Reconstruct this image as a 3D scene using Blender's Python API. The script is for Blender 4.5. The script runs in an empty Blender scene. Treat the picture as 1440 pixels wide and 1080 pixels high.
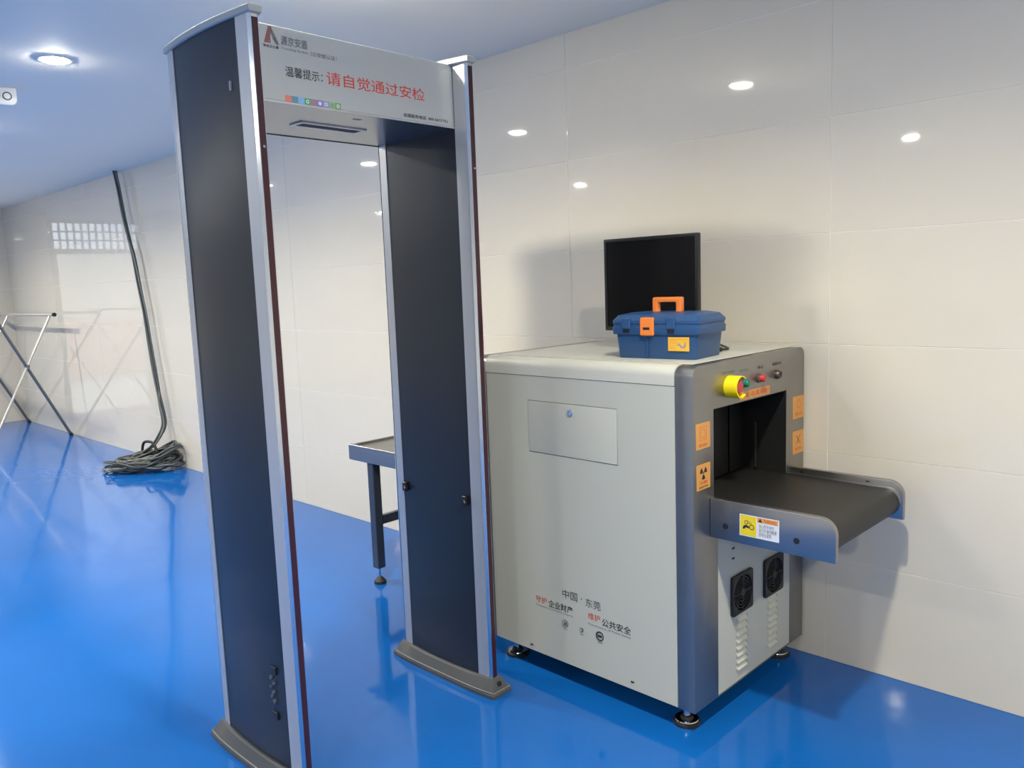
import bpy, bmesh, math, random
from mathutils import Vector, Matrix

random.seed(4)
SC = bpy.context.scene
COL = SC.collection

# ------------------------------------------------------------------ camera
YAW, PITCH, ROLL, FPX = 0.7676, -0.126, -0.0369, 1133.05
cam_pos = Vector((2.2859, -2.9226, 1.4787))
fw = Vector((-math.sin(YAW) * math.cos(PITCH), math.cos(YAW) * math.cos(PITCH), math.sin(PITCH)))
rt = Vector((math.cos(YAW), math.sin(YAW), 0))
up = rt.cross(fw)
rt2 = math.cos(ROLL) * rt + math.sin(ROLL) * up
up2 = -math.sin(ROLL) * rt + math.cos(ROLL) * up
cd = bpy.data.cameras.new('camera')
cd.sensor_width = 36.0
cd.lens = FPX / 1440.0 * 36.0
cd.clip_start = 0.05
cam = bpy.data.objects.new('camera', cd)
mw = Matrix((rt2, up2, -fw)).transposed().to_4x4()
mw.translation = cam_pos
cam.matrix_world = mw
COL.objects.link(cam)
SC.camera = cam

# ------------------------------------------------------------------ world, exposure, lamp settings
SC.view_settings.view_transform = 'Standard'
SC.view_settings.look = 'None'
SC.view_settings.exposure = 0.20
SC.view_settings.gamma = 1.0
SC.view_settings.use_curve_mapping = False
wd = bpy.data.worlds.new('World')
SC.world = wd
wd.use_nodes = True
wd.node_tree.nodes['Background'].inputs[0].default_value = (0.80, 0.90, 1.0, 1)
wd.node_tree.nodes['Background'].inputs[1].default_value = 1.9
LAMP_W = 21.0            # watts of each recessed downlight
LAMP_EMIT = 460.0         # brightness of the opal lens

# ------------------------------------------------------------------ room sizes
ZC = 2.573               # ceiling height
XF, XN = -8.945, 5.0     # far and near end walls
YL = -6.4                # wall across the room
TS = 0.4031              # tile height

# ------------------------------------------------------------------ materials
def mat(name, col, rough=0.5, metal=0.0, spec=0.5, coat=0.0, noise=None, bump=None, emit=None, aniso=None):
    m = bpy.data.materials.new(name)
    m.use_nodes = True
    nt = m.node_tree
    b = nt.nodes['Principled BSDF']
    b.inputs['Base Color'].default_value = (*col, 1)
    b.inputs['Roughness'].default_value = rough
    b.inputs['Metallic'].default_value = metal
    b.inputs['Specular IOR Level'].default_value = spec
    if coat:
        b.inputs['Coat Weight'].default_value = coat
        b.inputs['Coat Roughness'].default_value = 0.06
    if emit:
        b.inputs['Emission Color'].default_value = (*emit[0], 1)
        b.inputs['Emission Strength'].default_value = emit[1]
    if noise or bump:
        tc = nt.nodes.new('ShaderNodeTexCoord')
    if noise:                                    # (scale, amount, stretch)
        mp = nt.nodes.new('ShaderNodeMapping')
        mp.inputs['Scale'].default_value = noise[2] if len(noise) > 2 else (1, 1, 1)
        n = nt.nodes.new('ShaderNodeTexNoise')
        n.inputs['Scale'].default_value = noise[0]
        n.inputs['Detail'].default_value = 5
        nt.links.new(tc.outputs['Object'], mp.inputs['Vector'])
        nt.links.new(mp.outputs[0], n.inputs['Vector'])
        r = nt.nodes.new('ShaderNodeMapRange')
        r.inputs['To Min'].default_value = 1 - noise[1]
        r.inputs['To Max'].default_value = 1 + noise[1]
        nt.links.new(n.outputs[0], r.inputs['Value'])
        mx = nt.nodes.new('ShaderNodeVectorMath')
        mx.operation = 'SCALE'
        mx.inputs[0].default_value = col
        nt.links.new(r.outputs[0], mx.inputs['Scale'])
        nt.links.new(mx.outputs[0], b.inputs['Base Color'])
        rr = nt.nodes.new('ShaderNodeMapRange')
        rr.inputs['To Min'].default_value = rough * (1 - noise[1])
        rr.inputs['To Max'].default_value = rough * (1 + noise[1])
        nt.links.new(n.outputs[0], rr.inputs['Value'])
        nt.links.new(rr.outputs[0], b.inputs['Roughness'])
    if bump:                                     # (scale, strength, distance)
        n2 = nt.nodes.new('ShaderNodeTexNoise')
        n2.inputs['Scale'].default_value = bump[0]
        n2.inputs['Detail'].default_value = 3
        nt.links.new(tc.outputs['Object'], n2.inputs['Vector'])
        bp = nt.nodes.new('ShaderNodeBump')
        bp.inputs['Strength'].default_value = bump[1]
        bp.inputs['Distance'].default_value = bump[2]
        nt.links.new(n2.outputs[0], bp.inputs['Height'])
        nt.links.new(bp.outputs[0], b.inputs['Normal'])
    return m

M = {}
M['floor'] = mat('blue_epoxy', (0.005, 0.110, 0.425), 0.085, spec=0.45, coat=0.0, noise=(1.6, 0.16), bump=(2.6, 0.13, 0.02))
M['ceiling'] = mat('ceiling_paint', (0.96, 0.90, 0.80), 0.7, noise=(0.8, 0.02))
M['tile'] = mat('cream_polished_tile', (0.67, 0.620, 0.530), 0.03, spec=0.5, noise=(3.0, 0.035))
M['grout'] = mat('pale_grout', (0.88, 0.86, 0.82), 0.8)
M['plaster'] = mat('pale_plaster', (0.66, 0.63, 0.57), 0.5)
M['white'] = mat('white_plastic', (0.80, 0.80, 0.80), 0.35)
M['lens'] = mat('lamp_lens', (0.9, 0.9, 0.9), 0.4, emit=((1.0, 0.945, 0.80), LAMP_EMIT))
M['dark_panel'] = mat('dark_laminate', (0.013, 0.017, 0.024), 0.32, spec=0.5)
M['alu'] = mat('satin_aluminium', (0.58, 0.58, 0.575), 0.38, metal=0.55, noise=(40, 0.06, (1, 1, 0.02)))
M['alu_bright'] = mat('polished_aluminium', (0.80, 0.81, 0.82), 0.2, metal=1.0)
M['maroon'] = mat('maroon_strip', (0.050, 0.014, 0.020), 0.25, spec=0.5)
M['gate_grey'] = mat('gate_grey_plastic', (0.075, 0.078, 0.082), 0.5, bump=(400, 0.15, 0.001))
M['foot_line'] = mat('foot_rim_plastic', (0.22, 0.22, 0.22), 0.4)
M['cap_grey'] = mat('cap_pale_plastic', (0.40, 0.41, 0.41), 0.4)
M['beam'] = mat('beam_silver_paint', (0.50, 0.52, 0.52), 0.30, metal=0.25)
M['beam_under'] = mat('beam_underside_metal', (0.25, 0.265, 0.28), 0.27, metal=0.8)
M['steel'] = mat('brushed_steel', (0.34, 0.33, 0.31), 0.38, metal=1.0, noise=(30, 0.07, (0.05, 0.05, 1.0)))
M['steel_plate'] = mat('brushed_steel_rail', (0.37, 0.36, 0.35), 0.35, metal=1.0, noise=(30, 0.06, (0.05, 1, 1)))
M['chrome'] = mat('chrome', (0.75, 0.75, 0.75), 0.12, metal=1.0)
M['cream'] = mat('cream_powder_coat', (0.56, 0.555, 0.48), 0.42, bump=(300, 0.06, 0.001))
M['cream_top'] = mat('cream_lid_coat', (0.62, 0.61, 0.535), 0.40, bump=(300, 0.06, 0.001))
M['key_brass'] = mat('dark_key_metal', (.16, .11, .09), .3, metal=.8)
M['black'] = mat('black_plastic', (0.012, 0.012, 0.013), 0.45)
M['rubber'] = mat('black_rubber', (0.018, 0.018, 0.018), 0.6)
M['belt'] = mat('conveyor_belt', (0.013, 0.0125, 0.012), 0.50, bump=(900, 0.25, 0.0006), noise=(6, 0.12))
M['lead'] = mat('lead_rubber', (0.010, 0.010, 0.011), 0.35)
M['screen'] = mat('screen_glass', (0.006, 0.006, 0.007), 0.22)
M['orange'] = mat('orange_plastic', (0.90, 0.24, 0.04), 0.4)
M['tool_blue'] = mat('navy_plastic', (0.020, 0.075, 0.20), 0.38, noise=(9, 0.08))
M['label_orange'] = mat('orange_sticker', (0.72, 0.33, 0.08), 0.5)
M['label_yellow'] = mat('yellow_sticker', (0.82, 0.62, 0.02), 0.45)
M['label_amber'] = mat('amber_sticker', (0.80, 0.42, 0.06), 0.45)
M['label_white'] = mat('white_sticker', (0.72, 0.74, 0.78), 0.45)
M['yellow'] = mat('yellow_plastic', (0.90, 0.70, 0.005), 0.35)
M['red'] = mat('red_plastic', (0.55, 0.045, 0.04), 0.35)
M['green'] = mat('green_plastic', (0.005, 0.18, 0.11), 0.3)
M['ink'] = mat('black_print', (0.02, 0.025, 0.03), 0.5)
M['ink_grey'] = mat('grey_print', (0.12, 0.13, 0.14), 0.5)
M['ink_red'] = mat('red_print', (0.62, 0.05, 0.03), 0.5)
M['ink_wine'] = mat('wine_print', (0.22, 0.08, 0.09), 0.5)
M['cable'] = mat('grey_cable', (0.060, 0.068, 0.068), 0.45)
M['cable_pale'] = mat('pale_grey_cable', (0.13, 0.145, 0.145), 0.45)
M['rack'] = mat('rack_tube_metal', (0.60, 0.58, 0.53), 0.3, metal=0.7)
M['rack_dark'] = mat('rack_dull_metal', (0.22, 0.21, 0.20), 0.4, metal=0.6)
M['navy_steel'] = mat('dark_painted_steel', (0.07, 0.085, 0.11), 0.3, metal=0.5)
M['pane'] = mat('window_glass', (1, 1, 1), 0.02)
M['pane'].node_tree.nodes['Principled BSDF'].inputs['Transmission Weight'].default_value = 1.0
M['pane'].node_tree.nodes['Principled BSDF'].inputs['IOR'].default_value = 1.45
M['frame_metal'] = mat('door_frame_metal', (0.30, 0.30, 0.31), 0.4, metal=0.6)
M['paving'] = mat('pale_paving', (0.55, 0.54, 0.52), 0.8, noise=(4, 0.08))
M['pink'] = mat('pink_render', (0.62, 0.42, 0.38), 0.8)
ICON = [(0.72, 0.22, 0.16), (0.12, 0.28, 0.36), (0.22, 0.45, 0.72), (0.06, 0.36, 0.15), (0.35, 0.20, 0.28),
        (0.22, 0.20, 0.50), (0.30, 0.30, 0.60), (0.34, 0.42, 0.26), (0.16, 0.38, 0.12)]
for i_, c_ in enumerate(ICON):
    M['icon%d' % i_] = mat('icon_print_%d' % i_, c_, 0.5)

# ------------------------------------------------------------------ mesh helpers
class MB:
    def __init__(s):
        s.bm = bmesh.new()

    def box(s, x0, x1, y0, y1, z0, z1, bev=0.0, seg=1, mtx=None):
        g = bmesh.ops.create_cube(s.bm, size=1)
        vs = g['verts']
        for v in vs:
            v.co = Vector(((x0 + x1) / 2 + v.co.x * (x1 - x0), (y0 + y1) / 2 + v.co.y * (y1 - y0), (z0 + z1) / 2 + v.co.z * (z1 - z0)))
        if bev > 0:
            es = list({e for v in vs for e in v.link_edges})
            r = bmesh.ops.bevel(s.bm, geom=es, offset=bev, segments=seg, affect='EDGES', profile=0.5)
            vs = list({v for f in r['faces'] for v in f.verts} | {v for v in vs if v.is_valid})
        if mtx:
            bmesh.ops.transform(s.bm, matrix=mtx, verts=vs)
        return s

    def ring(s, pts):
        return [s.bm.verts.new(p) for p in pts]

    def bridge(s, a, b):
        n = len(a)
        for i in range(n):
            try:
                s.bm.faces.new((a[i], a[(i + 1) % n], b[(i + 1) % n], b[i]))
            except ValueError:
                pass

    def loft(s, rings, cap=True):
        rs = [s.ring(r) for r in rings]
        for a, b in zip(rs, rs[1:]):
            s.bridge(a, b)
        if cap:
            s.bm.faces.new(list(reversed(rs[0])))
            s.bm.faces.new(rs[-1])
        return s

    def cyl(s, p0, p1, r0, r1=None, n=20, cap=True):
        p0, p1 = Vector(p0), Vector(p1)
        r1 = r0 if r1 is None else r1
        d = (p1 - p0).normalized()
        a = d.orthogonal().normalized()
        b = d.cross(a)
        f = lambda p, r: [p + r * (math.cos(t) * a + math.sin(t) * b) for t in [2 * math.pi * i / n for i in range(n)]]
        return s.loft([f(p0, r0), f(p1, r1)], cap)

    def lathe(s, base, axis, prof, n=24):
        base, axis = Vector(base), Vector(axis).normalized()
        a = axis.orthogonal().normalized()
        b = axis.cross(a)
        rings = []
        for h, r in prof:
            r = max(r, 1e-5)
            rings.append([base + axis * h + r * (math.cos(t) * a + math.sin(t) * b) for t in [2 * math.pi * i / n for i in range(n)]])
        return s.loft(rings, True)

    def tube(s, pts, r, n=8, cap=True):
        pts = [Vector(p) for p in pts]
        rings = []
        prev = None
        for i, p in enumerate(pts):
            d = (pts[min(i + 1, len(pts) - 1)] - pts[max(i - 1, 0)]).normalized()
            if prev is None:
                a = d.orthogonal().normalized()
            else:
                a = (prev - d * prev.dot(d)).normalized()
            prev = a
            b = d.cross(a)
            rings.append([p + r * (math.cos(t) * a + math.sin(t) * b) for t in [2 * math.pi * k / n for k in range(n)]])
        return s.loft(rings, cap)

    def obj(s, name, m, parent=None, smooth=0.6, loc=None):
        bmesh.ops.recalc_face_normals(s.bm, faces=s.bm.faces)
        me = bpy.data.meshes.new(name)
        s.bm.to_mesh(me)
        s.bm.free()
        return link(name, me, m, parent, smooth, loc)

def link(name, me, m, parent=None, smooth=0.6, loc=None):
    if m:
        me.materials.append(M[m] if isinstance(m, str) else m)
    if smooth:
        for p in me.polygons:
            p.use_smooth = True
        try:
            me.set_sharp_from_angle(angle=smooth)
        except Exception:
            pass
    o = bpy.data.objects.new(name, me)
    COL.objects.link(o)
    if parent:
        o.parent = parent
    if loc:
        o.location = loc
    return o

def box(name, m, parent, x0, x1, y0, y1, z0, z1, bev=0.0, seg=1):
    return MB().box(x0, x1, y0, y1, z0, z1, bev, seg).obj(name, m, parent)

def thing(name, label, cat, loc=(0, 0, 0), rz=0.0, group=None):
    o = bpy.data.objects.new(name, None)
    o.empty_display_size = 0.1
    COL.objects.link(o)
    o.location = loc
    o.rotation_euler = (0, 0, rz)
    tag(o, label, cat, group)
    return o

def tag(o, label, cat, group=None):
    o['label'] = label
    o['category'] = cat
    if group:
        o['group'] = group
    return o

def struct(o):
    o['kind'] = 'structure'
    return o

def lab(o, label):
    o['label'] = label
    return o

def rrect(u0, u1, v0, v1, r=0.01, n=6, corners=(1, 1, 1, 1)):
    """outline, counter-clockwise from lower left; corners ll lr ur ul"""
    out = []
    cs = [(u0, v0, 1, 1, math.pi), (u1, v0, -1, 1, 1.5 * math.pi), (u1, v1, -1, -1, 0), (u0, v1, 1, -1, 0.5 * math.pi)]
    for k, (u, v, su, sv, a0) in enumerate(cs):
        if not corners[k] or r <= 0:
            out.append((u, v))
            continue
        cu, cv = u + su * r, v + sv * r
        for i in range(n + 1):
            a = a0 + 0.5 * math.pi * i / n
            out.append((cu + r * math.cos(a), cv + r * math.sin(a)))
    return out

AX = {  # plane -> matrix columns (u, v, normal)
    'x+': (Vector((0, 1, 0)), Vector((0, 0, 1)), Vector((1, 0, 0))),
    'y-': (Vector((1, 0, 0)), Vector((0, 0, 1)), Vector((0, -1, 0))),
    'z+': (Vector((1, 0, 0)), Vector((0, 1, 0)), Vector((0, 0, 1))),
    'z-': (Vector((0, 1, 0)), Vector((1, 0, 0)), Vector((0, 0, -1))),
}

def plane_matrix(plane, off):
    u, v, n = AX[plane]
    mt = Matrix((u, v, n)).transposed().to_4x4()
    mt.translation = n * off
    return mt

def eval_mesh(cu):
    o = bpy.data.objects.new('tmp', cu)
    COL.objects.link(o)
    bpy.context.view_layer.update()
    dg = bpy.context.evaluated_depsgraph_get()
    me = bpy.data.meshes.new_from_object(o.evaluated_get(dg))
    bpy.data.objects.remove(o)
    bpy.data.curves.remove(cu)
    return me

def shape(name, m, parent, loops, plane, a, b, smooth=0.6, bev=0.0):
    """flat outline with holes, extruded along the plane normal from a to b"""
    cu = bpy.data.curves.new(name, 'CURVE')
    cu.dimensions = '2D'
    cu.fill_mode = 'BOTH'
    cu.extrude = max(abs(b - a) / 2 - bev, 0)
    if bev:
        cu.bevel_depth = bev
        cu.bevel_resolution = 1
        cu.offset = -bev
    for lp in loops:
        sp = cu.splines.new('POLY')
        sp.points.add(len(lp) - 1)
        for i, (u, v) in enumerate(lp):
            sp.points[i].co = (u, v, 0, 1)
        sp.use_cyclic_u = True
    me = eval_mesh(cu)
    bm = bmesh.new()
    bm.from_mesh(me)
    bmesh.ops.remove_doubles(bm, verts=bm.verts, dist=1e-5)
    bmesh.ops.recalc_face_normals(bm, faces=bm.faces)
    bm.to_mesh(me)
    bm.free()
    me.materials.clear()
    me.transform(plane_matrix(plane, (a + b) / 2))
    return link(name, me, m, parent, smooth)

def write(name, body, m, parent, plane, off, u0, u1, v0, v1, bold=0.0, shear=0.0, label=None):
    """lettering fitted into the rectangle u0..u1, v0..v1 of a plane"""
    cu = bpy.data.curves.new(name, 'FONT')
    cu.body = body
    cu.offset = bold
    cu.shear = shear
    cu.resolution_u = 3
    me = eval_mesh(cu)
    xs = [v.co.x for v in me.vertices]
    ys = [v.co.y for v in me.vertices]
    ax, bx, ay, by = min(xs), max(xs), min(ys), max(ys)
    for v in me.vertices:
        v.co = Vector((u0 + (v.co.x - ax) / (bx - ax) * (u1 - u0), v0 + (v.co.y - ay) / (by - ay) * (v1 - v0), 0))
    me.materials.clear()
    me.transform(plane_matrix(plane, off))
    o = link(name, me, m, parent, 0)
    if label:
        o['label'] = label
    return o

# ------------------------------------------------------------------ floor, ceiling, walls
struct(box('floor', 'floor', None, XF, XN, YL, 0.0, -0.06, 0.0))
struct(box('ceiling', 'ceiling', None, XF - .1, XN + .1, YL - .1, 0.1, ZC, ZC + 0.1))
w = struct(box('wall_right', 'grout', None, XF - .1, XN + .1, 0.0, 0.12, -0.06, ZC))
TW = TS * 3

def tile_mesh(wd_, ht):
    me = MB().box(-wd_ / 2 + .0010, wd_ / 2 - .0010, -0.0018, 0.0, .0010, ht - .0010, 0.0006)
    return me

def tile_wall(parent, spans, zrows, mtx):
    cache = {}
    for (a, b) in spans:
        for (z0, z1) in zrows:
            k = (round(b - a, 4), round(z1 - z0, 4))
            if k not in cache:
                o = tile_mesh(*k).obj('tile', 'tile', parent, 0)
                cache[k] = o.data
            else:
                o = bpy.data.objects.new('tile', cache[k])
                COL.objects.link(o)
                o.parent = parent
            t = Matrix.Rotation(random.uniform(-1, 1) * 0.0004, 4, 'Z') @ Matrix.Rotation(random.uniform(-1, 1) * 0.0008, 4, 'X')
            o.matrix_local = mtx @ Matrix.Translation(((a + b) / 2, random.uniform(0, 0.0003), z0)) @ t

rows = [(i * TS, min((i + 1) * TS, ZC)) for i in range(7)]
cols = []
x = 1.0836 + 4 * TW
while x > XF:
    a, b = max(x - TW, XF), min(x, XN)
    if b - a > 0.02:
        cols.append((a, b))
    x -= TW
tile_wall(w, cols, rows, Matrix.Identity(4))

# far end wall with a glazed transom above an open doorway
DY0, DY1, DZ, WZ0, WZ1 = -1.62, -0.50, 2.04, 2.10, 2.46
bm_ = MB()
bm_.box(XF - .12, XF, YL, DY0, -0.06, ZC)
bm_.box(XF - .12, XF, DY1, 0.0, -0.06, ZC)
bm_.box(XF - .12, XF, DY0, DY1, WZ1, ZC)
wf = struct(bm_.obj('wall_far', 'grout', None))
MF = Matrix.Translation((XF, 0, 0)) @ Matrix.Rotation(math.radians(90), 4, 'Z')   # local x -> +y, local -y -> +x
sp = [(DY1, 0.0)]
y = DY0
while y > YL:
    a = max(y - TW, YL)
    sp.append((a, y))
    y -= TW
tile_wall(wf, sp, rows, MF)
struct(box('wall_left', 'plaster', None, XF - .1, XN + .1, YL - .12, YL, -0.06, ZC))
struct(box('wall_near', 'plaster', None, XN, XN + .12, YL, 0.0, -0.06, ZC))

wn = struct(MB().box(XF - .10, XF + .01, DY0, DY0 + .03, WZ0, WZ1).box(XF - .10, XF + .01, DY1 - .03, DY1, WZ0, WZ1)
            .box(XF - .10, XF + .01, DY0, DY1, WZ0 - .06, WZ0).box(XF - .10, XF + .01, DY0, DY1, WZ1 - .03, WZ1).obj('window_1', 'frame_metal', None))
ny, nz = 12, 3
gy0, gy1, gz0, gz1 = DY0 + .03, DY1 - .03, WZ0, WZ1 - .03
for i in range(1, ny):
    yy = gy0 + (gy1 - gy0) * i / ny
    box('muntin', 'frame_metal', wn, XF - .06, XF - .03, yy - .010, yy + .010, gz0, gz1)
for i in range(1, nz):
    zz = gz0 + (gz1 - gz0) * i / nz
    box('muntin', 'frame_metal', wn, XF - .062, XF - .028, gy0, gy1, zz - .008, zz + .008)
box('pane', 'pane', wn, XF - .047, XF - .043, gy0, gy1, gz0, gz1)
dr = struct(MB().box(XF - .12, XF + .012, DY0, DY0 + .05, 0, DZ).box(XF - .12, XF + .012, DY1 - .05, DY1, 0, DZ).obj('door_1', 'frame_metal', None))
# outside the doorway: paving, a low pink wall, a pale house front
struct(box('trim_1', 'paving', None, XF - 14, XF, -9, 9, -0.16, -0.06))
struct(box('trim_2', 'pink', None, XF - 5.2, XF - 5.0, -8, 8, -0.06, 1.05))
struct(box('trim_3', 'plaster', None, XF - 9.3, XF - 9.0, -9, 9, -0.06, 2.55))

# ------------------------------------------------------------------ ceiling lamps
def downlight(x, y, label):
    t = thing('downlight', label, 'lamp', (x, y, ZC), 0, 'round recessed downlights in two rows')
    MB().lathe((0, 0, 0), (0, 0, -1), [(0, .078), (.004, .078), (.007, .070), (.007, .063), (0.0, .061)], 32).obj('trim_ring', 'white', t)
    d = MB().lathe((0, 0, 0), (0, 0, -1), [(0, .060), (.006, .058), (.013, .046), (.016, .026), (.017, .0)], 32).obj('lens', 'lens', t)
    ld = bpy.data.lights.new('lamp_light', 'AREA')
    ld.shape = 'DISK'
    ld.size = 0.11
    ld.energy = LAMP_W
    ld.spread = math.radians(148)
    ld.color = (1.0, 0.945, 0.765)
    lo = bpy.data.objects.new('lamp_light', ld)
    COL.objects.link(lo)
    lo.parent = t
    lo.location = (0, 0, -0.020)
    return t

place = ['above the camera end of the room', 'out in front of the scanner conveyor', 'right above the walk-through gate',
         'beside the left edge of the walk-through gate', 'beyond the twin ceiling fitting', 'near the hanging cable bundle', 'above the tube rack at the far wall']
for i, lx in enumerate([3.51, 1.71, -0.09, -1.88, -3.70, -5.50, -7.30]):
    downlight(lx, -1.555, 'round white downlight, row nearest the tiled wall, ' + place[i])
place2 = ['camera end of the room', 'abreast of the scanner conveyor', 'abreast of the gate', 'just beyond the gate', 'middle of the room', 'abreast of the hanging cables', 'nearest the doorway']
for i, lx in enumerate([3.51, 1.71, -0.11, -1.90, -3.72, -5.55, -7.45]):
    downlight(lx, -4.55, 'round white downlight, row farther from the tiled wall, ' + place2[i])

t = thing('emergency_light', 'small white twin-eyed fitting hanging under the ceiling at the left edge', 'ceiling fitting', (-2.58, -1.60, ZC), math.radians(-15))
shape('housing', 'white', t, [rrect(-.070, .070, -.088, .001, .032, 8, (1, 1, 0, 0))], 'x+', -.045, 0, 0.5, bev=.006)
for s in (-1, 1):
    e_ = MB().lathe((0, s * .026, -.044), (1, 0, 0), [(0, .0215), (.004, .0215), (.005, .018), (.002, .016)], 20).obj('eye_ring', 'gate_grey', t)
    MB().lathe((.002, s * .026, -.044), (1, 0, 0), [(0, .0165), (.003, .015), (.005, .010), (.0055, 0)], 20).obj('eye_lens', 'grout', e_)

# ------------------------------------------------------------------ walk-through gate
GX, GD, YA, YB, TN, HG = 0.291, 0.502, -1.7873, -0.9873, 0.0264, 2.2
GC = GX - GD / 2
YI = YB - TN
gate = thing('walk_through_gate', 'tall walk-through metal detector gate, dark sides in silver frame with printed crossbeam', 'security gate', (GC, (YA + YB) / 2, 0))
HY = (YB - YA) / 2

def hw(u, e=TN / 2, b=0.018):                       # half thickness of a side panel at u (-.251 .. .251)
    return e + b * max(0.0, 1 - (u / (GD / 2)) ** 2)

def arc_outline(u0, u1, n, grow=0.0):
    us = [u0 + (u1 - u0) * i / n for i in range(n + 1)]
    return [(u, hw(u) + grow) for u in us] + [(u, -hw(u) - grow) for u in reversed(us)]

def prism(name, m, parent, outline, cy, z0, z1, smooth=0.6):
    return MB().loft([[(u, cy + v, z0) for u, v in outline], [(u, cy + v, z1) for u, v in outline]]).obj(name, m, parent, smooth)

SWF = 0.062
for side, cy in ((-1, -HY + TN / 2), (1, HY - TN / 2)):
    p = prism('side_panel', 'dark_panel', gate, arc_outline(-GD / 2 + .058, GD / 2 - SWF, 24, -0.0015), cy, .03, HG, 0.5)
    h = GD / 2
    for s, sw in ((1, SWF), (-1, .058)):
        us = [h - sw + (sw - .014) * i / 8 for i in range(9)]
        ed = [(h - .006, hw(h) - .001), (h - .002, hw(h) - .003), (h, hw(h) - .006)]
        top = [(u, hw(u) + .001) for u in us] + ed
        pr = top + [(u, -v) for u, v in reversed(top)]
        pr = [(s * u, v) for u, v in pr]
        q = prism('edge_profile', 'alu', gate, pr, cy, .03, HG, 0.35)
        # bright ridge that runs down the corner, coloured strip on the edge
        for v_ in (-1, 1):
            prism('corner_ridge', 'alu_bright', q, [(s * (h - .013), v_ * (hw(h) + .001)), (s * (h + .0005), v_ * (hw(h) - .005)), (s * (h + .0005), v_ * (hw(h) - .002)), (s * (h - .010), v_ * (hw(h) + .0035))], cy, .03, HG, 0.2)
        st = prism('indicator_strip', 'maroon', gate, rrect(min(s * h, s * (h + .002)), max(s * h, s * (h + .002)), -.0085, .0085, 0), cy, .05, HG - .01)
        if s == 1:
            MB().cyl((h + .001, cy + .0, 1.86), (h + .0045, cy, 1.86), .0035, n=12).obj('rivet', 'alu_bright', st)
    # cap and foot
    def ring(hx, e, b, z, n=20, k=2.0, bo=None):
        us = [-hx + 2 * hx * i / n for i in range(n + 1)]
        f = lambda u: e + b * (1 - abs(u / hx) ** k)
        go = lambda u: e + (b if bo is None else bo) * (1 - abs(u / hx) ** k)
        f1, f2 = (f, go) if side < 0 else (go, f)       # rounder towards the passage, flatter outside
        return [(u, cy + f1(u), z) for u in us] + [(u, cy - f2(u), z) for u in reversed(us)]
    cap = MB()
    cap.loft([ring(h + .006, .016, .032, HG, bo=.020), ring(h + .009, .019, .034, HG + .003, bo=.021), ring(h + .009, .019, .034, HG + .017, bo=.021), ring(h + .006, .016, .032, HG + .021, bo=.020)])
    cap.obj('top_cap', 'cap_grey', gate, 0.4)
    ft = MB()
    ft.loft([ring(h + .036, .046, .012, 0, k=4), ring(h + .036, .046, .012, .012, k=4), ring(h + .030, .040, .014, .020, k=4), ring(h + .028, .0385, .015, .021, k=4), ring(h + .010, .021, .020, .055, k=2.4), ring(h + .006, .017, .019, .060, k=2.2)])
    fo = ft.obj('foot_base', 'gate_grey', gate, 0.3)
    rm = MB()
    a_ = [Vector(p_) for p_ in ring(h + .0325, .0425, .0130, .0205, k=4)]
    rm.tube(a_ + [a_[0]], .0022, 6)
    rm.obj('foot_rim', 'foot_line', fo, 0.8)
    MB().lathe((h + .019, cy, .040), (1, 0, .55), [(0, .009), (.004, .009), (.004, .006), (.001, .006)], 16).obj('fixing_hole', 'black', fo)
# fittings on the panels
yin = HY - TN / 2 - hw(.1) + .001
for (xx, zz) in ((-.136, .71), (.203, .709)):
    u = xx - GC
    yy = HY - TN / 2 - hw(u) + .001
    MB().box(u - .011, u + .011, yy - .014, yy, zz - .018, zz + .018, .003).cyl((u + .004, yy - .012, zz), (u + .02, yy - .02, zz - .006), .005, n=10).obj('sensor_clip', 'black', gate)
yo = -HY + TN / 2
for (xx, zz, r_) in ((.162, .335, .006), (.175, .318, .004), (.158, .305, .004), (.170, .29, .005), (.160, .275, .004), (.172, .262, .006)):
    u = xx - GC
    MB().cyl((u, yo - hw(u) + .002, zz), (u, yo - hw(u) - .005, zz), r_, n=10).obj('socket_pin', 'ink_grey', gate)
for (xx, zz) in ((.176, .36), (.168, .215)):
    u = xx - GC
    MB().box(u - .014, u + .014, yo - hw(u) - .004, yo - hw(u) + .004, zz - .012, zz + .012, .002).obj('socket', 'black', gate)
u = .186 - GC
MB().box(u - .004, u + .004, yo - hw(u) - .003, yo - hw(u) + .003, 2.02, 2.045, .001).obj('latch_mark', 'cap_grey', gate)

# crossbeam
BX = 0.225 - GC
BY0, BY1, BZ0, BZ1 = -HY + TN, HY - TN - .003, 2.0, 2.203
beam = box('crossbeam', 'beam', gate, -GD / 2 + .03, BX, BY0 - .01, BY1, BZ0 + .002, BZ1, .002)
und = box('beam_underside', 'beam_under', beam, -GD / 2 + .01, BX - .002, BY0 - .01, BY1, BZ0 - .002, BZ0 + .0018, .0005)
box('beam_lip', 'alu', beam, BX - .004, BX + .0025, BY0 - .01, BY1, BZ0 - .003, BZ0 + .0015)
box('beam_lip', 'black', beam, -GD / 2 + .006, -GD / 2 + .012, BY0 - .01, BY1, BZ0 - .004, BZ0 + .004)
box('beam_seam', 'black', beam, BX - .006, BX + .0005, BY1 - .0005, BY1 + .003, BZ0, BZ1)
cyg = (YA + YB) / 2
U = lambda y_: y_ - cyg                       # world y to gate-local y
vt = shape('vent_grille', 'alu', beam, [rrect(U(-1.495), U(-1.243), -.03 - GC, .040 - GC, .004), rrect(U(-1.482), U(-1.256), -.017 - GC, .027 - GC, .003)], 'z-', -(BZ0 - .002), -(BZ0 - .006))
box('vent_slot', 'black', vt, -.018 - GC, .028 - GC, U(-1.483), U(-1.255), BZ0 - .0035, BZ0 - .002)
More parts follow.
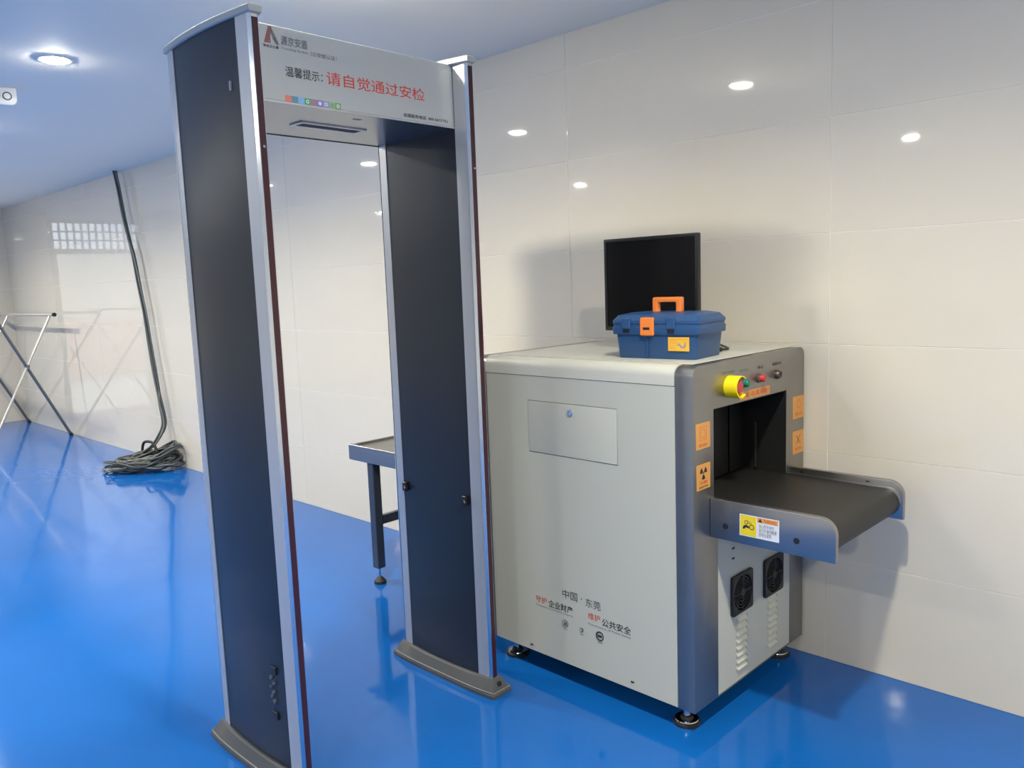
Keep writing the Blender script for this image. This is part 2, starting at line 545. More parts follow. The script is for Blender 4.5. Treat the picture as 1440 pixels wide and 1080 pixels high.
for k in range(5):
    xx = -.016 - GC + .0085 * (k + .5)
    box('vent_bar', 'ink_grey', vt, xx - .001, xx + .001, U(-1.482), U(-1.256), BZ0 - .0050, BZ0 - .0034)
write('lettering', 'CE', 'ink', beam, 'z-', -(BZ0 - .0026), U(-1.385), U(-1.352), .150 - GC, .166 - GC, .03)
pf = BX + .0006
BW = lambda n, s, m, y0, y1, z0, z1, b=0.0, **k: write(n, s, m, beam, 'x+', pf, U(y0), U(y1), z0, z1, b, **k)
BW('lettering', '请自觉通过安检', 'ink_red', -1.518, -1.146, 2.069, 2.107, .004, label='red lettering 请自觉通过安检')
BW('lettering', '温馨提示：', 'ink', -1.652, -1.531, 2.072, 2.100, .005, label='black lettering 温馨提示')
BW('lettering', '源京安盾', 'ink_grey', -1.660, -1.575, 2.155, 2.180, .01)
BW('lettering', 'Yuanjing Andun', 'ink_grey', -1.660, -1.575, 2.142, 2.150)
BW('lettering', '（公安部认证！', 'ink_grey', -1.566, -1.478, 2.140, 2.153, .01)
BW('lettering', '安全卫士盾', 'ink', -1.715, -1.668, 2.141, 2.149, .02)
BW('lettering', '全国服务电话  400 6613 751', 'ink', -1.238, -1.050, 2.011, 2.023, .012)
shape('emblem', 'ink_wine', beam, [[(U(-1.712), 2.153), (U(-1.696), 2.198), (U(-1.686), 2.198), (U(-1.692), 2.170), (U(-1.692), 2.153)]], 'x+', BX, BX + .0008, 0)
shape('emblem', 'ink_grey', beam, [[(U(-1.688), 2.196), (U(-1.680), 2.182), (U(-1.666), 2.153), (U(-1.675), 2.153), (U(-1.684), 2.166), (U(-1.690), 2.186)]], 'x+', BX, BX + .0008, 0)
for k in range(9):
    y0 = -1.658 + k * .0206
    ic = shape('icon_square', 'icon%d' % k, beam, [rrect(U(y0), U(y0 + .0198), 2.0025, 2.0205, 0)], 'x+', BX, BX + .0006, 0)
    if k in (3, 5, 6, 7, 8):
        rr_ = .0055
        cc = (U(y0 + .0099), 2.0115)
        lp = [(cc[0] + rr_ * math.cos(a), cc[1] + rr_ * math.sin(a)) for a in [2 * math.pi * q / 16 for q in range(16)]]
        shape('pictogram', 'label_white' if k != 7 else 'icon3', ic, [lp] + ([[(cc[0] + .5 * (a - cc[0]), cc[1] + .5 * (b - cc[1])) for a, b in lp]] if k != 5 else []), 'x+', BX + .0006, BX + .0009, 0)

# ------------------------------------------------------------------ x-ray baggage scanner
MX1, MY0, MZB, MZT, MYAW = 0.9913, -0.7893, 0.0775, 1.2005, -0.0116
ML, MW = 0.9135, 0.7705
sc_ = thing('baggage_scanner', 'cream and stainless x-ray baggage scanner with short black belt by the tiled wall', 'x-ray scanner', (MX1, MY0, 0), MYAW)
FD = .065
R_ = .034
SEAM = 1.139
frame_out = rrect(0, MW, MZB, MZT + .001, R_, 8, (0, 0, 1, 1))
T0, T1, TZ0, TZ1 = .1230, .6270, .700, 1.0545
P0, P1, PZ1 = .1466, .6687, .665
shape('end_frame', 'steel', sc_, [frame_out, rrect(T0, T1, TZ0, TZ1, 0), rrect(P0, P1, MZB + .004, PZ1, 0)], 'x+', -FD, 0, 0.5, bev=.0025)
shape('end_frame', 'steel', sc_, [rrect(0, MW, MZB, MZT + .001, R_, 8, (0, 0, 1, 1)), rrect(T0, T1, TZ0, TZ1, 0)], 'x+', -ML - .04, -ML, 0.5)
# body core and panels
MB().box(-ML, -FD, .010, T0 - .01, MZB, SEAM - .004).box(-ML, -FD, T1 + .01, MW - .002, MZB, SEAM - .004)\
    .box(-ML, -FD, .010, MW - .002, TZ1 + .012, SEAM - .004).box(-ML, -FD, .010, MW - .002, MZB, TZ0 - .005).obj('body', 'cream', sc_)
DX0, DX1, DZ0_, DZ1_ = .2938 - MX1, .701 - MX1, .8556, 1.0481
shape('side_panel', 'cream', sc_, [rrect(-ML + .001, -FD - .001, MZB, SEAM - .0018, 0), rrect(DX0, DX1, DZ0_, DZ1_, 0)], 'y-', -.010, -.0015, 0.5)
g = .0022
dr_ = shape('access_door', 'cream', sc_, [rrect(DX0 + g, DX1 - g, DZ0_ + g, DZ1_ - g, .001, 2)], 'y-', -.009, 0.0005, 0.5, bev=.001)
shape('door_recess', 'black', sc_, [rrect(DX0 - .002, DX1 + .002, DZ0_ - .002, DZ1_ + .002, 0)], 'y-', -.0102, -.0098, 0)
lx = .498 - MX1
lk = MB().lathe((lx, -.0005, 1.017), (0, -1, 0), [(0, .0125), (.002, .0125), (.004, .0105), (.004, .007), (.0025, .0065)], 24).obj('lock', 'chrome', dr_)
box('dark_bar', 'black', sc_, -ML, -FD, .002, .012, SEAM - .0035, SEAM + .0015)
# lid with rolled long edges
lid = rrect(0.0, MW, SEAM, MZT + .002, R_, 8, (0, 0, 1, 1))
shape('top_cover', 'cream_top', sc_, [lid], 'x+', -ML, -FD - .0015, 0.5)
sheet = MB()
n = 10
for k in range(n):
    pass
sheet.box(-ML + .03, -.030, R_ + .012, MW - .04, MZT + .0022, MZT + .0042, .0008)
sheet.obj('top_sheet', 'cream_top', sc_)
box('edge_gap', 'black', sc_, -.048, -.024, .16, .42, MZT + .0010, MZT + .0023)
# dark sill under body
box('base_rail', 'black', sc_, -ML + .03, -.03, .03, MW - .03, MZB - .012, MZB)
for (xx, zz) in ((.274, .099), (.745, .105)):
    MB().box(xx - MX1 - .006, xx - MX1 + .006, -.002, .002, zz - .003, zz + .003, .001, mtx=None).obj('fixing_screw', 'black', sc_)
for fx in (-.070, -ML + .06):
    for fy in (.060, MW - .065):
        f_ = MB().lathe((fx, fy, 0), (0, 0, 1), [(0, .046), (.010, .046), (.014, .040), (.018, .022), (.026, .018)], 28).obj('levelling_foot', 'rubber', sc_)
        MB().lathe((fx, fy, .0145), (0, 0, 1), [(0, .0400), (.003, .0385), (.0035, .012), (.045, .011)], 28).obj('foot_collar', 'chrome', f_)
# tunnel
tn = MB()
tn.box(-ML, -.001, T0 - .006, T0 + .001, TZ0, TZ1).box(-ML, -.001, T1 - .001, T1 + .006, TZ0, TZ1).box(-ML, -.001, T0, T1, TZ1 - .001, TZ1 + .006).box(-ML, -.001, T0, T1, TZ0 - .004, TZ0)
tn.obj('tunnel_lining', 'black', sc_)
for xr in (-.17, -.75):
    for k in range(9):
        a = T0 + .004 + k * (T1 - T0 - .008) / 9
        b = a + (T1 - T0 - .008) / 9 - .002
        if xr == -.17 and k == 8:
            b -= .012
        MB().box(xr - .002 + .006 * (k % 2), xr + .002 + .006 * (k % 2), a, b, .752, TZ1 - .002, .0006).obj('curtain_strip', 'lead', sc_)
box('curtain_post', 'steel', sc_, -.115, -.108, T1 - .020, T1 - .016, .76, .93)
# conveyors at both ends, one continuous belt
PZ0, PZT, PX = .6432, .7731, .4060
PY0, PY1 = .0961, .6555
BELT_T, BELT_B = .7465, .6530
def rail_outline(x0, x1, flip=False):
    o_ = rrect(x0, x1, PZ0, PZT, .050, 9, (0, 0, 1, 0) if not flip else (0, 0, 0, 1))
    return o_
for (x0, x1, fl) in ((0.0005, PX, False), (-ML - .04 - PX, -ML - .0405, True)):
    for (a, b) in ((PY0, PY0 + .020), (PY1 - .020, PY1)):
        r_o = shape('conveyor_rail', 'steel_plate', sc_, [rail_outline(x0, x1, fl)], 'y-', -b, -a, 0.5, bev=.003)
        if not fl and a == PY0:
            near_rail = r_o
        if not fl:
            for cx_ in (.055, .289):
                yf = a if a == PY0 else a
                if a == PY0:
                    MB().cyl((cx_, a + .002, .689), (cx_, a - .0012, .689), .0095, n=20).obj('axle_plug', 'black', r_o)
                else:
                    MB().box(cx_ - .006, cx_ + .006, a - .0015, a + .001, .757, .761).obj('rail_slot', 'black', r_o)
    pan = MB()
    pan.box(min(x0, x1) + .02, max(x0, x1) - .07, PY0 + .02, PY1 - .02, PZ0 + .003, PZ0 + .006)
    pan.obj('belt_pan', 'steel_plate', sc_)
    xe_ = x1 - .006 if not fl else x0 + .006
    for yy in (PY0 + .020, PY1 - .028):
        o_ = rrect(x0, x1 - .005, .700, BELT_T + .004, .046, 8, (0, 0, 1, 0)) if not fl else rrect(x0 + .005, x1, .700, BELT_T + .004, .046, 8, (0, 0, 0, 1))
        shape('belt_guide', 'steel_plate', sc_, [o_], 'y-', -(yy + .008), -yy, 0.5, bev=.001)
br = (BELT_T - BELT_B) / 2
bx0, bx1 = -ML - .04 - PX + .012, PX - .010
bel = [(x_, z_) for x_, z_ in rrect(bx0, bx1, BELT_B, BELT_T, br - .0005, 12)]
bel_in = [(x_, z_) for x_, z_ in rrect(bx0 + .004, bx1 - .004, BELT_B + .004, BELT_T - .004, br - .005, 12)]
shape('belt', 'belt', sc_, [bel, bel_in], 'y-', -(PY1 - .0285), -(PY0 + .0285), 0.5)
for cx_ in (bx1 - br, bx0 + br):
    MB().cyl((cx_, PY0 + .029, (BELT_T + BELT_B) / 2), (cx_, PY1 - .029, (BELT_T + BELT_B) / 2), br - .006, n=28).obj('roller', 'steel', sc_)
# warning plate on the near rail
wl = shape('warning_label', 'label_white', near_rail, [rrect(1.096 - MX1, 1.226 - MX1, .6715, .7400, 0)], 'y-', -PY0, -PY0 + .0006, 0)
def RX(v_): return v_ - MX1
po = -PY0 + .0007
shape('warning_print', 'label_yellow', near_rail, [rrect(RX(1.099), RX(1.152), .674, .7375, 0)], 'y-', po, po + .0002, 0)
shape('warning_print', 'label_orange', near_rail, [rrect(RX(1.155), RX(1.2225), .7225, .7375, 0)], 'y-', po, po + .0002, 0)
pk = po + .0003
shape('warning_print', 'ink', near_rail, [[(RX(1.158), .7245), (RX(1.165), .7360), (RX(1.172), .7245)]], 'y-', pk, pk + .0002, 0)
write('lettering', 'WARNING', 'ink_red', near_rail, 'y-', pk, RX(1.176), RX(1.217), .7255, .7345, .02)
write('lettering', '当心挤手夹伤\n运行中请勿触摸\n皮带及滚筒', 'ink_grey', near_rail, 'y-', pk, RX(1.160), RX(1.218), .679, .7185)
# hand over rollers pictogram
def circ(cx_, cz_, r_, n_=24, a0=0, a1=2 * math.pi):
    return [(cx_ + r_ * math.cos(a0 + (a1 - a0) * i / n_), cz_ + r_ * math.sin(a0 + (a1 - a0) * i / n_)) for i in range(n_)]
shape('warning_print', 'ink', near_rail, [circ(RX(1.137), .703, .0085), circ(RX(1.137), .703, .0062)], 'y-', pk, pk + .0002, 0)
shape('warning_print', 'ink', near_rail, [circ(RX(1.119), .716, .0065), circ(RX(1.119), .716, .0046)], 'y-', pk, pk + .0002, 0)
shape('warning_print', 'ink', near_rail, [[(RX(1.107), .694), (RX(1.112), .694), (RX(1.118), .700), (RX(1.128), .698), (RX(1.129), .703), (RX(1.120), .708), (RX(1.112), .706), (RX(1.108), .702)]], 'y-', pk, pk + .0002, 0)
for k in range(3):
    shape('warning_print', 'ink', near_rail, [rrect(RX(1.124 + k * .005), RX(1.1255 + k * .005), .711, .722 - k * .002, 0)], 'y-', pk, pk + .0002, 0)
# lower front panel with fans and louvres
fp = box('lower_panel', 'cream', sc_, -.030, -.003, P0 + .0012, P1 - .0012, MZB + .003, PZ1 - .002, .0015)
Y = lambda v_: v_ - MY0
for (y0, y1, z0, z1) in ((-.561, -.421, .327, .467), (-.332, -.192, .322, .462)):
    c0, c1 = Y(y0), Y(y1)
    fr = shape('fan_grille', 'black', sc_, [rrect(c0, c1, z0, z1, .010, 3), circ((c0 + c1) / 2, (z0 + z1) / 2, .062, 28)], 'x+', -.003, .008, 0.5, bev=.002)
    for rr_ in (.055, .044, .033, .022):
        shape('grille_ring', 'black', fr, [circ((c0 + c1) / 2, (z0 + z1) / 2, rr_, 24), circ((c0 + c1) / 2, (z0 + z1) / 2, rr_ - .0035, 24)], 'x+', .001, .006, 0.5)
    MB().box(.000, .006, (c0 + c1) / 2 - .002, (c0 + c1) / 2 + .002, z0 + .006, z1 - .006).box(.000, .006, c0 + .006, c1 - .006, (z0 + z1) / 2 - .002, (z0 + z1) / 2 + .002)\
        .cyl((-.002, (c0 + c1) / 2, (z0 + z1) / 2), (.007, (c0 + c1) / 2, (z0 + z1) / 2), .014, n=20).obj('grille_hub', 'black', fr)
    box('fan_opening', 'lead', fr, -.0030, -.0022, c0 + .005, c1 - .005, z0 + .005, z1 - .005)
for z_ in (.564, .529):
    box('fixing_screw', 'black', fp, -.0035, -.0015, Y(-.541) - .008, Y(-.541) + .008, z_ - .0035, z_ + .0035, .001)
for (yc) in (-.487, -.262):
    for k in range(8):
        z_ = .122 + k * .0245
        lv = MB()
        y0, y1 = Y(yc) - .038, Y(yc) + .038
        lv.loft([[(-.003, y0, z_), (-.003, y0, z_ + .013), (-.003, y0 + .002, z_ + .013), (-.003, y0 + .002, z_)],
                 [(-.003, y0 + .006, z_), (.0045, y0 + .006, z_ + .001), (.005, y0 + .006, z_ + .003), (-.003, y0 + .006, z_ + .013)],
                 [(-.003, y1 - .006, z_), (.0045, y1 - .006, z_ + .001), (.005, y1 - .006, z_ + .003), (-.003, y1 - .006, z_ + .013)],
                 [(-.003, y1 - .002, z_), (-.003, y1 - .002, z_ + .013), (-.003, y1, z_ + .013), (-.003, y1, z_)]])
        lv.obj('louvre', 'cream', fp, 0.5)
# control buttons
ES = (Y(-.571), 1.117)
es = MB().lathe((0, ES[0], ES[1]), (1, 0, 0), [(0, .016), (.018, .016), (.018, .010), (.026, .012), (.030, .022), (.036, .023), (.041, .019), (.043, .006), (.043, 0)], 28).obj('emergency_stop', 'red', sc_)
sh = MB()
NA = 34
gap = math.radians(62)
def shroud(a0, a1, h0, h1, ro, ri, n_):
    rings = []
    for i in range(n_ + 1):
        a = a0 + (a1 - a0) * i / n_
        c_, s_ = math.cos(a), math.sin(a)
        rings.append([(h0, ES[0] + ro * c_, ES[1] + ro * s_), (h1, ES[0] + ro * c_, ES[1] + ro * s_), (h1, ES[0] + ri * c_, ES[1] + ri * s_), (h0, ES[0] + ri * c_, ES[1] + ri * s_)])
    sh.loft(rings)
shroud(math.radians(48), math.radians(312), .001, .047, .0365, .0325, 30)
shroud(0, 2 * math.pi, .0005, .004, .0365, .015, 40)
sh.obj('stop_guard', 'yellow', es, 0.5)
for (yy, zz, m_) in ((-.480, 1.117, 'green'), (-.368, 1.122, 'red')):
    b_ = MB().lathe((0, Y(yy), zz), (1, 0, 0), [(0, .0165), (.004, .0165), (.006, .013), (.006, .012)], 24).obj('button_collar', 'gate_grey', sc_)
    MB().lathe((.005, Y(yy), zz), (1, 0, 0), [(0, .0125), (.014, .0125), (.017, .0105), (.018, .004), (.018, 0)], 24).obj('push_button', m_, b_)
k_ = MB().lathe((0, Y(-.238), 1.120), (1, 0, 0), [(0, .0165), (.005, .0165), (.008, .014), (.014, .013), (.014, .009), (.009, .008)], 24).obj('key_switch', 'key_brass', sc_)
MB().lathe((.0085, Y(-.238), 1.120), (1, 0, 0), [(0, .0088), (.003, .0085), (.004, .004), (.004, 0)], 20).obj('key_barrel', 'lead', k_)
FW = lambda s_, m_, y0, y1, z0, z1, o=.0006, **kk: write('lettering', s_, m_, sc_, 'x+', o, Y(y0), Y(y1), z0, z1, **kk)
FW('急停 STOP', 'ink_grey', -.613, -.540, 1.158, 1.168)
FW('启动 START', 'ink_grey', -.505, -.445, 1.155, 1.164)
FW('停止', 'ink', -.378, -.338, 1.153, 1.165, bold=.01)
FW('电源开关', 'ink', -.272, -.205, 1.153, 1.165, bold=.01)
def sticker(y0, y1, z0, z1):
    return shape('sticker', 'label_orange', sc_, [rrect(Y(y0), Y(y1), z0, z1, 0)], 'x+', 0, .0005, 0)
s0 = sticker(-.505, -.292, 1.060, 1.088)
write('lettering', '当心电离辐射', 'ink_red', s0, 'x+', .0008, Y(-.490), Y(-.300), 1.064, 1.084, .004)
s1 = sticker(-.773, -.690, .9395, 1.0210)
shape('sticker_print', 'ink_red', s1, [circ(Y(-.7315), .988, .015), circ(Y(-.7315), .988, .0138)], 'x+', .0005, .0007, 0)
shape('sticker_print', 'ink_red', s1, [rrect(Y(-.752), Y(-.711), .966, 1.009, 0), rrect(Y(-.751), Y(-.712), .967, 1.008, 0)], 'x+', .0005, .0007, 0)
write('lettering', '请勿坐卧', 'ink_red', s1, 'x+', .0008, Y(-.757), Y(-.706), .945, .956, .004)
s2 = sticker(-.771, -.690, .8085, .8905)
tre = []
for k in range(3):
    a = math.radians(90 + 60 + 120 * k)
    a = math.radians(-90 + 120 * k)
    cx_, cz_ = Y(-.7305), .861
    loop = [(cx_ + .005 * math.cos(a + t_), cz_ + .005 * math.sin(a + t_)) for t_ in (-.52, 0, .52)] + [(cx_ + .021 * math.cos(a + t_), cz_ + .021 * math.sin(a + t_)) for t_ in (.52, .26, 0, -.26, -.52)]
    shape('sticker_print', 'ink', s2, [loop], 'x+', .0005, .0007, 0)
shape('sticker_print', 'ink', s2, [circ(Y(-.7305), .861, .003, 12)], 'x+', .0005, .0007, 0)
write('lettering', '当心辐射', 'ink_red', s2, 'x+', .0008, Y(-.752), Y(-.708), .826, .836, .004)
write('lettering', 'RADIATION', 'ink', s2, 'x+', .0008, Y(-.757), Y(-.704), .814, .820, .02)
s3 = sticker(-.112, -.021, .938, 1.022)
write('lettering', '禁止入内', 'ink_red', s3, 'x+', .0008, Y(-.092), Y(-.042), .950, .962, .004)
shape('sticker_print', 'ink_red', s3, [circ(Y(-.066), .992, .016), circ(Y(-.066), .992, .0145)], 'x+', .0005, .0007, 0)
s4 = sticker(-.111, -.022, .806, .892)
for sg in (-1, 1):
    cx_, cz_ = Y(-.066), .858
    shape('sticker_print', 'ink', s4, [[(cx_ - .016 * sg - .002, cz_ - .016), (cx_ - .016 * sg + .002, cz_ - .016), (cx_ + .016 * sg + .002, cz_ + .016), (cx_ + .016 * sg - .002, cz_ + .016)]], 'x+', .0005, .0007, 0)
write('lettering', '禁止伸手', 'ink_red', s4, 'x+', .0008, Y(-.092), Y(-.042), .818, .830, .004)
# lettering on the cream side
SW = lambda s_, m_, x0, x1, z0, z1, **kk: write('lettering', s_, m_, sc_, 'y-', -.0009, x0 - MX1, x1 - MX1, z0, z1, **kk)
SW('中国', 'ink', .437, .507, .328, .361)
SW('·', 'ink', .5235, .5285, .342, .347)
SW('东莞', 'ink', .545, .613, .322, .354)
SW('守护', 'ink_red', .303, .357, .279, .305, bold=.004)
SW('企业财产', 'ink', .366, .484, .274, .303, bold=.012)
SW('Protection of enterprise property', 'ink_grey', .303, .484, .262, .271)
SW('维护', 'ink_red', .555, .609, .279, .305, bold=.004)
SW('公共安全', 'ink', .617, .742, .270, .299, bold=.012)
SW('Maintenance of Public Safety', 'ink_grey', .555, .742, .256, .265)
def mark(loops, m_='ink_grey'):
    shape('emblem', m_, sc_, [[(a - MX1, b) for a, b in lp] for lp in loops], 'y-', .0, .0009, 0)
mark([circ(.447, .231, .0145), circ(.447, .231, .0130)])
mark([[(.440, .222), (.445, .240), (.448, .228), (.452, .240), (.456, .222), (.453, .222), (.451, .232), (.448, .223), (.445, .232), (.443, .222)]])
SW('ISO', 'ink_grey', .438, .456, .206, .212)
mark([circ(.524, .228, .009, 16), circ(.521, .228, .006, 16)])
SW('IAF', 'ink_grey', .517, .533, .208, .214)
mark([circ(.607, .229, .0175), [(a * 1.0 + .002, b) for a, b in circ(.606, .229, .0130)]], 'ink')
mark([rrect(.598, .616, .225, .233, .001)], 'ink')
SW('SGS', 'ink_grey', .597, .618, .202, .209)

# ------------------------------------------------------------------ side table behind the scanner
TX0, TX1, TY0, TY1, TZ = -1.0917, -0.375, -0.6274, -0.150, 0.698
tb = thing('exit_table', 'low stainless sorting table on dark square legs behind the gate', 'table', (TX0, TY0, 0))
L_, W_ = TX1 - TX0, TY1 - TY0
RH = .078
for (a, b) in ((0, .018), (W_ - .018, W_)):
    r_o = MB().box(0, L_, a, b, TZ - RH, TZ, .002).obj('side_rail', 'steel_plate', tb)
    if a == 0:
        box('rail_crease', 'steel', r_o, .01, L_, -.0012, .0005, TZ - .021, TZ - .019)
for (a, b) in ((0, .012), (L_ - .012, L_)):
    MB().box(a, b, .018, W_ - .018, TZ - RH, TZ - .003, .001).obj('end_rail', 'steel_plate', tb)
box('table_bed', 'steel', tb, .012, L_ - .012, .018, W_ - .018, TZ - .018, TZ - .014)
for lx_ in (.140, L_ - .16):
    for ly_ in (.006, W_ - .056):
        lg = MB().box(lx_, lx_ + .046, ly_, ly_ + .046, .082, TZ - RH + .004, .003).obj('leg', 'navy_steel', tb)
        MB().cyl((lx_ + .023, ly_ + .023, .03), (lx_ + .023, ly_ + .023, .085), .0055, n=12).obj('foot_stem', 'chrome', lg)
        MB().lathe((lx_ + .023, ly_ + .023, 0), (0, 0, 1), [(0, .031), (.014, .030), (.022, .022), (.030, .014), (.034, .010)], 20).obj('foot_pad', 'rubber', lg)
    MB().box(lx_ + .010, lx_ + .036, .052, W_ - .056, .300, .345, .002).obj('cross_brace', 'navy_steel', tb)
MB().box(.186, L_ - .16, W_ - .046, W_ - .020, .300, .345, .002).obj('cross_brace', 'navy_steel', tb)

# ------------------------------------------------------------------ monitor and toolbox on the scanner
ZT = MZT + .0045
mx0, mx1, mz0, mz1, my = .354, .768, 1.276, 1.628, -.380
mo = thing('monitor', 'black flat monitor standing at the back of the scanner top', 'monitor', ((mx0 + mx1) / 2, my, ZT))
hwM = (mx1 - mx0) / 2
shape('casing', 'black', mo, [rrect(-hwM, hwM, mz0 - ZT, mz1 - ZT, .004, 3), rrect(-hwM + .012, hwM - .012, mz0 - ZT + .016, mz1 - ZT - .013, .002, 2)], 'y-', -.022, 0, 0.5, bev=.0015)
box('screen', 'screen', mo, -hwM + .011, hwM - .011, 0.0035, .010, mz0 - ZT + .015, mz1 - ZT - .012)
MB().loft([[(-hwM + .01, .022, mz0 - ZT + .01), (hwM - .01, .022, mz0 - ZT + .01), (hwM - .01, .022, mz1 - ZT - .01), (-hwM + .01, .022, mz1 - ZT - .01)],
           [(-hwM + .06, .052, mz0 - ZT + .05), (hwM - .06, .052, mz0 - ZT + .05), (hwM - .06, .052, mz1 - ZT - .06), (-hwM + .06, .052, mz1 - ZT - .06)]]).obj('back_shell', 'black', mo)
MB().box(-.035, .035, .050, .075, .012, .22, .006).obj('stand', 'black', mo)
MB().lathe((.0, .060, 0), (0, 0, 1), [(0, .105), (.006, .105), (.012, .090), (.016, .030), (.016, 0)], 36).obj('stand_base', 'black', mo)

cb = MB()
pts = [Vector((.63, -.32, ZT + .05)), Vector((.70, -.315, ZT + .012)), Vector((.77, -.33, ZT + .005)), Vector((.815, -.335, ZT + .007)), Vector((.835, -.32, ZT + .006)), Vector((.82, -.26, ZT + .005)), Vector((.70, -.12, ZT + .005)), Vector((.60, -.045, ZT + .004)), Vector((.60, -.012, 1.15))]
def smooth_path(P, k=8):
    out = []
    for i in range(len(P) - 1):
        p0, p1, p2, p3 = P[max(i - 1, 0)], P[i], P[i + 1], P[min(i + 2, len(P) - 1)]
        for j in range(k):
            t_ = j / k
            out.append(0.5 * ((2 * p1) + (-p0 + p2) * t_ + (2 * p0 - 5 * p1 + 4 * p2 - p3) * t_ ** 2 + (-p0 + 3 * p1 - 3 * p2 + p3) * t_ ** 3))
    out.append(P[-1])
    return out
cb.tube(smooth_path(pts[:-1]), .0035, 8)
cb.box(.808, .836, -.345, -.325, ZT, ZT + .014, .003)
tag(cb.obj('monitor_cable', 'black', None), 'black cable lying on the scanner top behind the toolbox', 'cable')

tx = thing('toolbox', 'navy blue plastic toolbox with orange handle and latch on the scanner', 'toolbox', (.757, -.552, ZT), math.radians(6))
def rr3(l, d, z, r=.012):
    return [(a, b, z) for a, b in rrect(-l / 2, l / 2, -d / 2, d / 2, r, 3)]
MB().loft([rr3(.284, .190, 0), rr3(.288, .193, .004), rr3(.304, .204, .092)]).obj('case', 'tool_blue', tx, 0.5)
ld_ = MB().loft([rr3(.322, .216, .082), rr3(.325, .219, .086), rr3(.325, .219, .106), rr3(.319, .213, .109), rr3(.319, .213, .116), rr3(.324, .218, .119), rr3(.324, .218, .128), rr3(.300, .190, .146, .02), rr3(.235, .130, .1535, .02)]).obj('lid', 'tool_blue', tx, 0.4)
MB().loft([rr3(.10, .060, .150), rr3(.10, .060, .1545)]).obj('handle_recess', 'tool_blue', ld_, 0.5)
shape('handle', 'orange', tx, [rrect(-.056, .052, .150, .203, .006, 4), rrect(-.036, .032, .152, .186, .004, 3)], 'y-', -.012, .012, 0.5, bev=.003)
lt = MB().box(-.050, .001, -.118, -.106, .078, .137, .004).box(-.048, -.001, -.118, -.085, .130, .139, .003).obj('latch', 'orange', tx)
lab(lt, 'orange front latch')
box('latch_slot', 'black', lt, -.037, -.012, -.1186, -.1165, .098, .107, .0008)
for xx in (-.105, .062):
    MB().box(xx - .016, xx + .016, -.1145, -.098, .100, .137, .003).obj('lid_rib', 'tool_blue', tx)
    box('rib_notch', 'lead', tx, xx - .011, xx + .011, -.1125, -.098, .088, .0995)
for xx in (-.030,):
    MB().box(xx - .002, xx + .002, -.1045, -.096, .005, .080, .001).obj('case_rib', 'tool_blue', tx)
ts = MB().box(.048, .124, -.1040, -.1025, .028, .074, .0005, mtx=Matrix.Identity(4)).obj('maker_label', 'label_amber', tx)
ts.rotation_euler = (math.radians(0), 0, 0)
MB().box(.0505, .1215, -.1044, -.1035, .0305, .0715).obj('label_field', 'label_yellow', ts).data.materials[0] = mat('amber_print', (.80, .48, .04), .45)
for k in range(4):
    box('label_line', 'label_orange', ts, .054, .080, -.1047, -.1040, .062 - k * .008, .0645 - k * .008)
box('label_line', 'label_orange', ts, .054, .117, -.1047, -.1040, .0665, .069)
shape('label_picture', mat('grey_violet_print', (.35, .28, .33), .5), ts, [[(.082, .052), (.090, .054), (.098, .046), (.104, .044), (.110, .058), (.114, .058), (.112, .042), (.104, .036), (.096, .038), (.088, .046), (.082, .047)]], 'y-', .1040, .1048, 0)

# ------------------------------------------------------------------ mains lead behind the scanner
pc = MB()
pc.tube(smooth_path([Vector((.024, -.70, .30)), Vector((.024, -.735, .22)), Vector((.022, -.775, .13)), Vector((.020, -.79, .06)), Vector((.010, -.81, .010)), Vector((-.02, -.84, .007)), Vector((-.08, -.78, .007)), Vector((-.20, -.60, .007)), Vector((-.26, -.40, .007))]), .006, 8)
tag(pc.obj('mains_cable', 'rubber', None), 'black mains cable hanging down behind the scanner to the floor', 'cable')

# ------------------------------------------------------------------ hanging cables and coil at the tiled wall
cbn = thing('cable_bundle', 'grey cables hanging from the ceiling into a tangled coil on the floor', 'cables', (-4.70, -.29, 0))
O = Vector((-4.70, -.29, 0))
path = [(-5.222, ZC + .01), (-5.18, 2.435), (-5.127, 2.198), (-5.054, 1.979), (-4.983, 1.822), (-4.925, 1.575), (-4.864, 1.329), (-4.812, 1.021), (-4.760, .775), (-4.708, .561), (-4.667, .379), (-4.665, .273), (-4.71, .19), (-4.80, .13)]
for k in range(4):
    P = []
    for i, (qx, qz) in enumerate(path):
        ph = 1.7 * k + i * .55
        amp = .012 + .006 * (i > 8)
        P.append(Vector((qx, -.052, qz)) - O + Vector((amp * math.sin(ph) + (k - 1.5) * .004, -.012 * (1 + math.cos(ph)) - (.05 * max(0, i - 10)), 0)))
    MB().tube(smooth_path(P, 6), .0088, 8).obj('hanging_strand', 'cable' if k % 2 == 0 else 'cable_pale', cbn, 0.9)
rnd = random.Random(11)
NL = 30
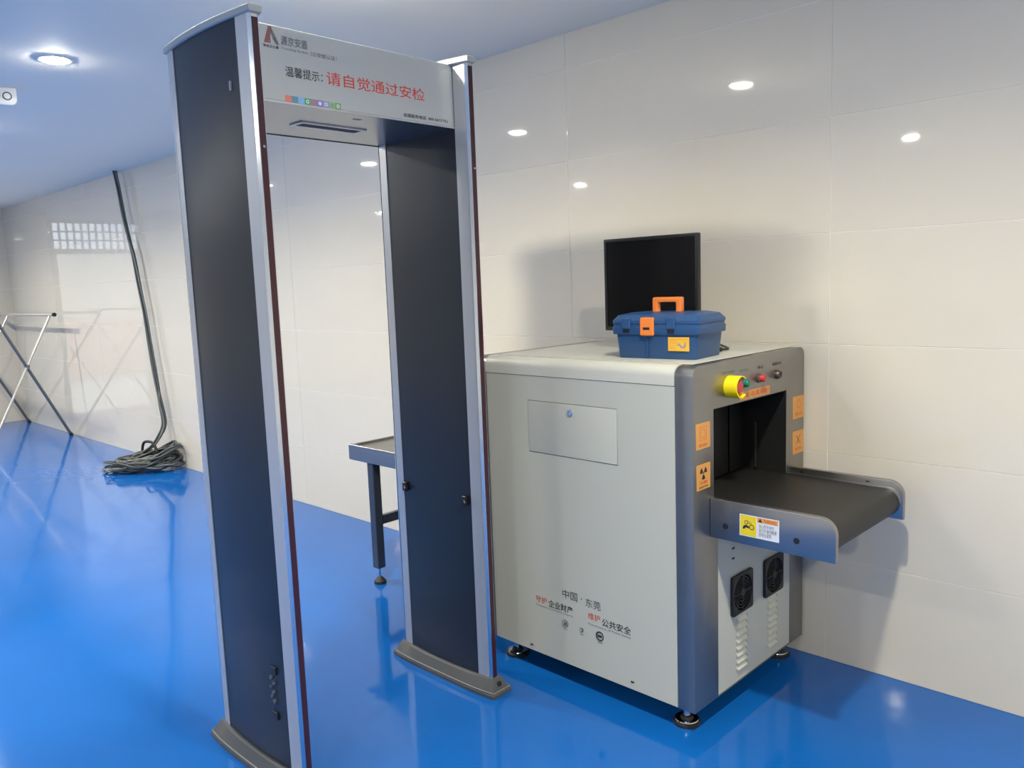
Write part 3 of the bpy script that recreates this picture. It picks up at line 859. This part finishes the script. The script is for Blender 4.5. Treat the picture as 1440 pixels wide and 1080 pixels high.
for k in range(NL):
    q = k / NL
    cx_ = rnd.uniform(-.04, .04) + .07 * q
    cy_ = rnd.uniform(-.03, .03) + .08 * q
    rx = rnd.uniform(.22, .32) * (1 - .25 * q)
    ry = rnd.uniform(.09, .15)
    zb = .010 + .085 * q + rnd.uniform(0, .02)
    tilt = rnd.uniform(.05, .16) + .55 * max(0, q - .45)
    rot = rnd.uniform(-.42, .42) + .85
    n_ = 44
    P = []
    ph1, ph2 = rnd.uniform(0, 6), rnd.uniform(0, 6)
    for i in range(n_ + 1):
        a = 2 * math.pi * i / n_
        wob = 1 + .12 * math.sin(2 * a + ph1) + .07 * math.sin(5 * a + ph2)
        if i == n_:
            a = 0
            wob = 1 + .12 * math.sin(ph1) + .07 * math.sin(ph2)
        lx_, ly_ = rx * wob * math.cos(a), ry * wob * math.sin(a)
        X = cx_ + lx_ * math.cos(rot) - ly_ * math.sin(rot)
        Yv = cy_ + lx_ * math.sin(rot) + ly_ * math.cos(rot)
        Z = zb + tilt * max(0, lx_ + .05) * .55 + tilt * .45 * max(0, Yv + .05) + .016 * math.sin(3 * a + ph2)
        Yv = min(Yv, .29 - .014)
        P.append(Vector((X, Yv, max(Z, .009))))
    MB().tube(P, .0085, 7).obj('coil_loop', 'cable' if k % 3 else 'cable_pale', cbn, 0.9)
MB().tube(smooth_path([Vector((-.13, .08, .07)), Vector((-.14, .09, .16)), Vector((-.12, .10, .21)), Vector((-.06, .11, .225)), Vector((.0, .13, .21)), Vector((.04, .14, .14))]), .012, 8).obj('tie_wrap', 'black', cbn, 0.9)

# ------------------------------------------------------------------ folding tube rack by the far corner
rk = thing('folding_rack', 'folding crossed-leg metal tube rack standing at the far end', 'rack', (-7.05, -.4, 0))
RO = Vector((-7.05, -.4, 0))
def rp(a, b, c): return Vector((a, b, c)) - RO
for (dx, ) in ((0,), (-1.48,)):
    f1, t1 = rp(-6.84 + dx, -.896, .0), rp(-6.925 + dx, -.203, 1.305)
    f2, t2 = rp(-7.205 + dx, -.030, .0), rp(-6.69 + dx, -.76, 1.330)
    l1 = MB().cyl(f1, t1, .013, n=12).obj('leg', 'rack', rk)
    MB().cyl(f1, f1 + (t1 - f1) * .02, .017, n=12).obj('foot_cap', 'rubber', l1)
    l2 = MB().cyl(f2, t2, .015, n=12).obj('leg', 'rack_dark', rk)
    MB().cyl(f2, f2 + (t2 - f2) * .02, .019, n=12).obj('foot_cap', 'rubber', l2)
    c_ = f1 + (t1 - f1) * .62
    MB().cyl(c_ + Vector((.03, 0, .0)), c_ + Vector((-.06, 0, 0)), .018, n=12).obj('pivot', 'rack_dark', l1)
b1 = MB().cyl(rp(-6.80, -.2, 1.318), rp(-8.72, -.2, 1.318), .017, n=14).obj('top_bar', 'rack', rk)
MB().cyl(rp(-6.775, -.2, 1.318), rp(-6.805, -.2, 1.318), .020, n=14).obj('bar_end', 'black', b1)
MB().cyl(rp(-8.715, -.2, 1.318), rp(-8.80, -.2, 1.318), .022, n=14).obj('bar_end', 'rack_dark', b1)
b2 = MB().cyl(rp(-6.62, -.76, 1.335), rp(-8.60, -.76, 1.335), .017, n=14).obj('top_bar', 'rack', rk)
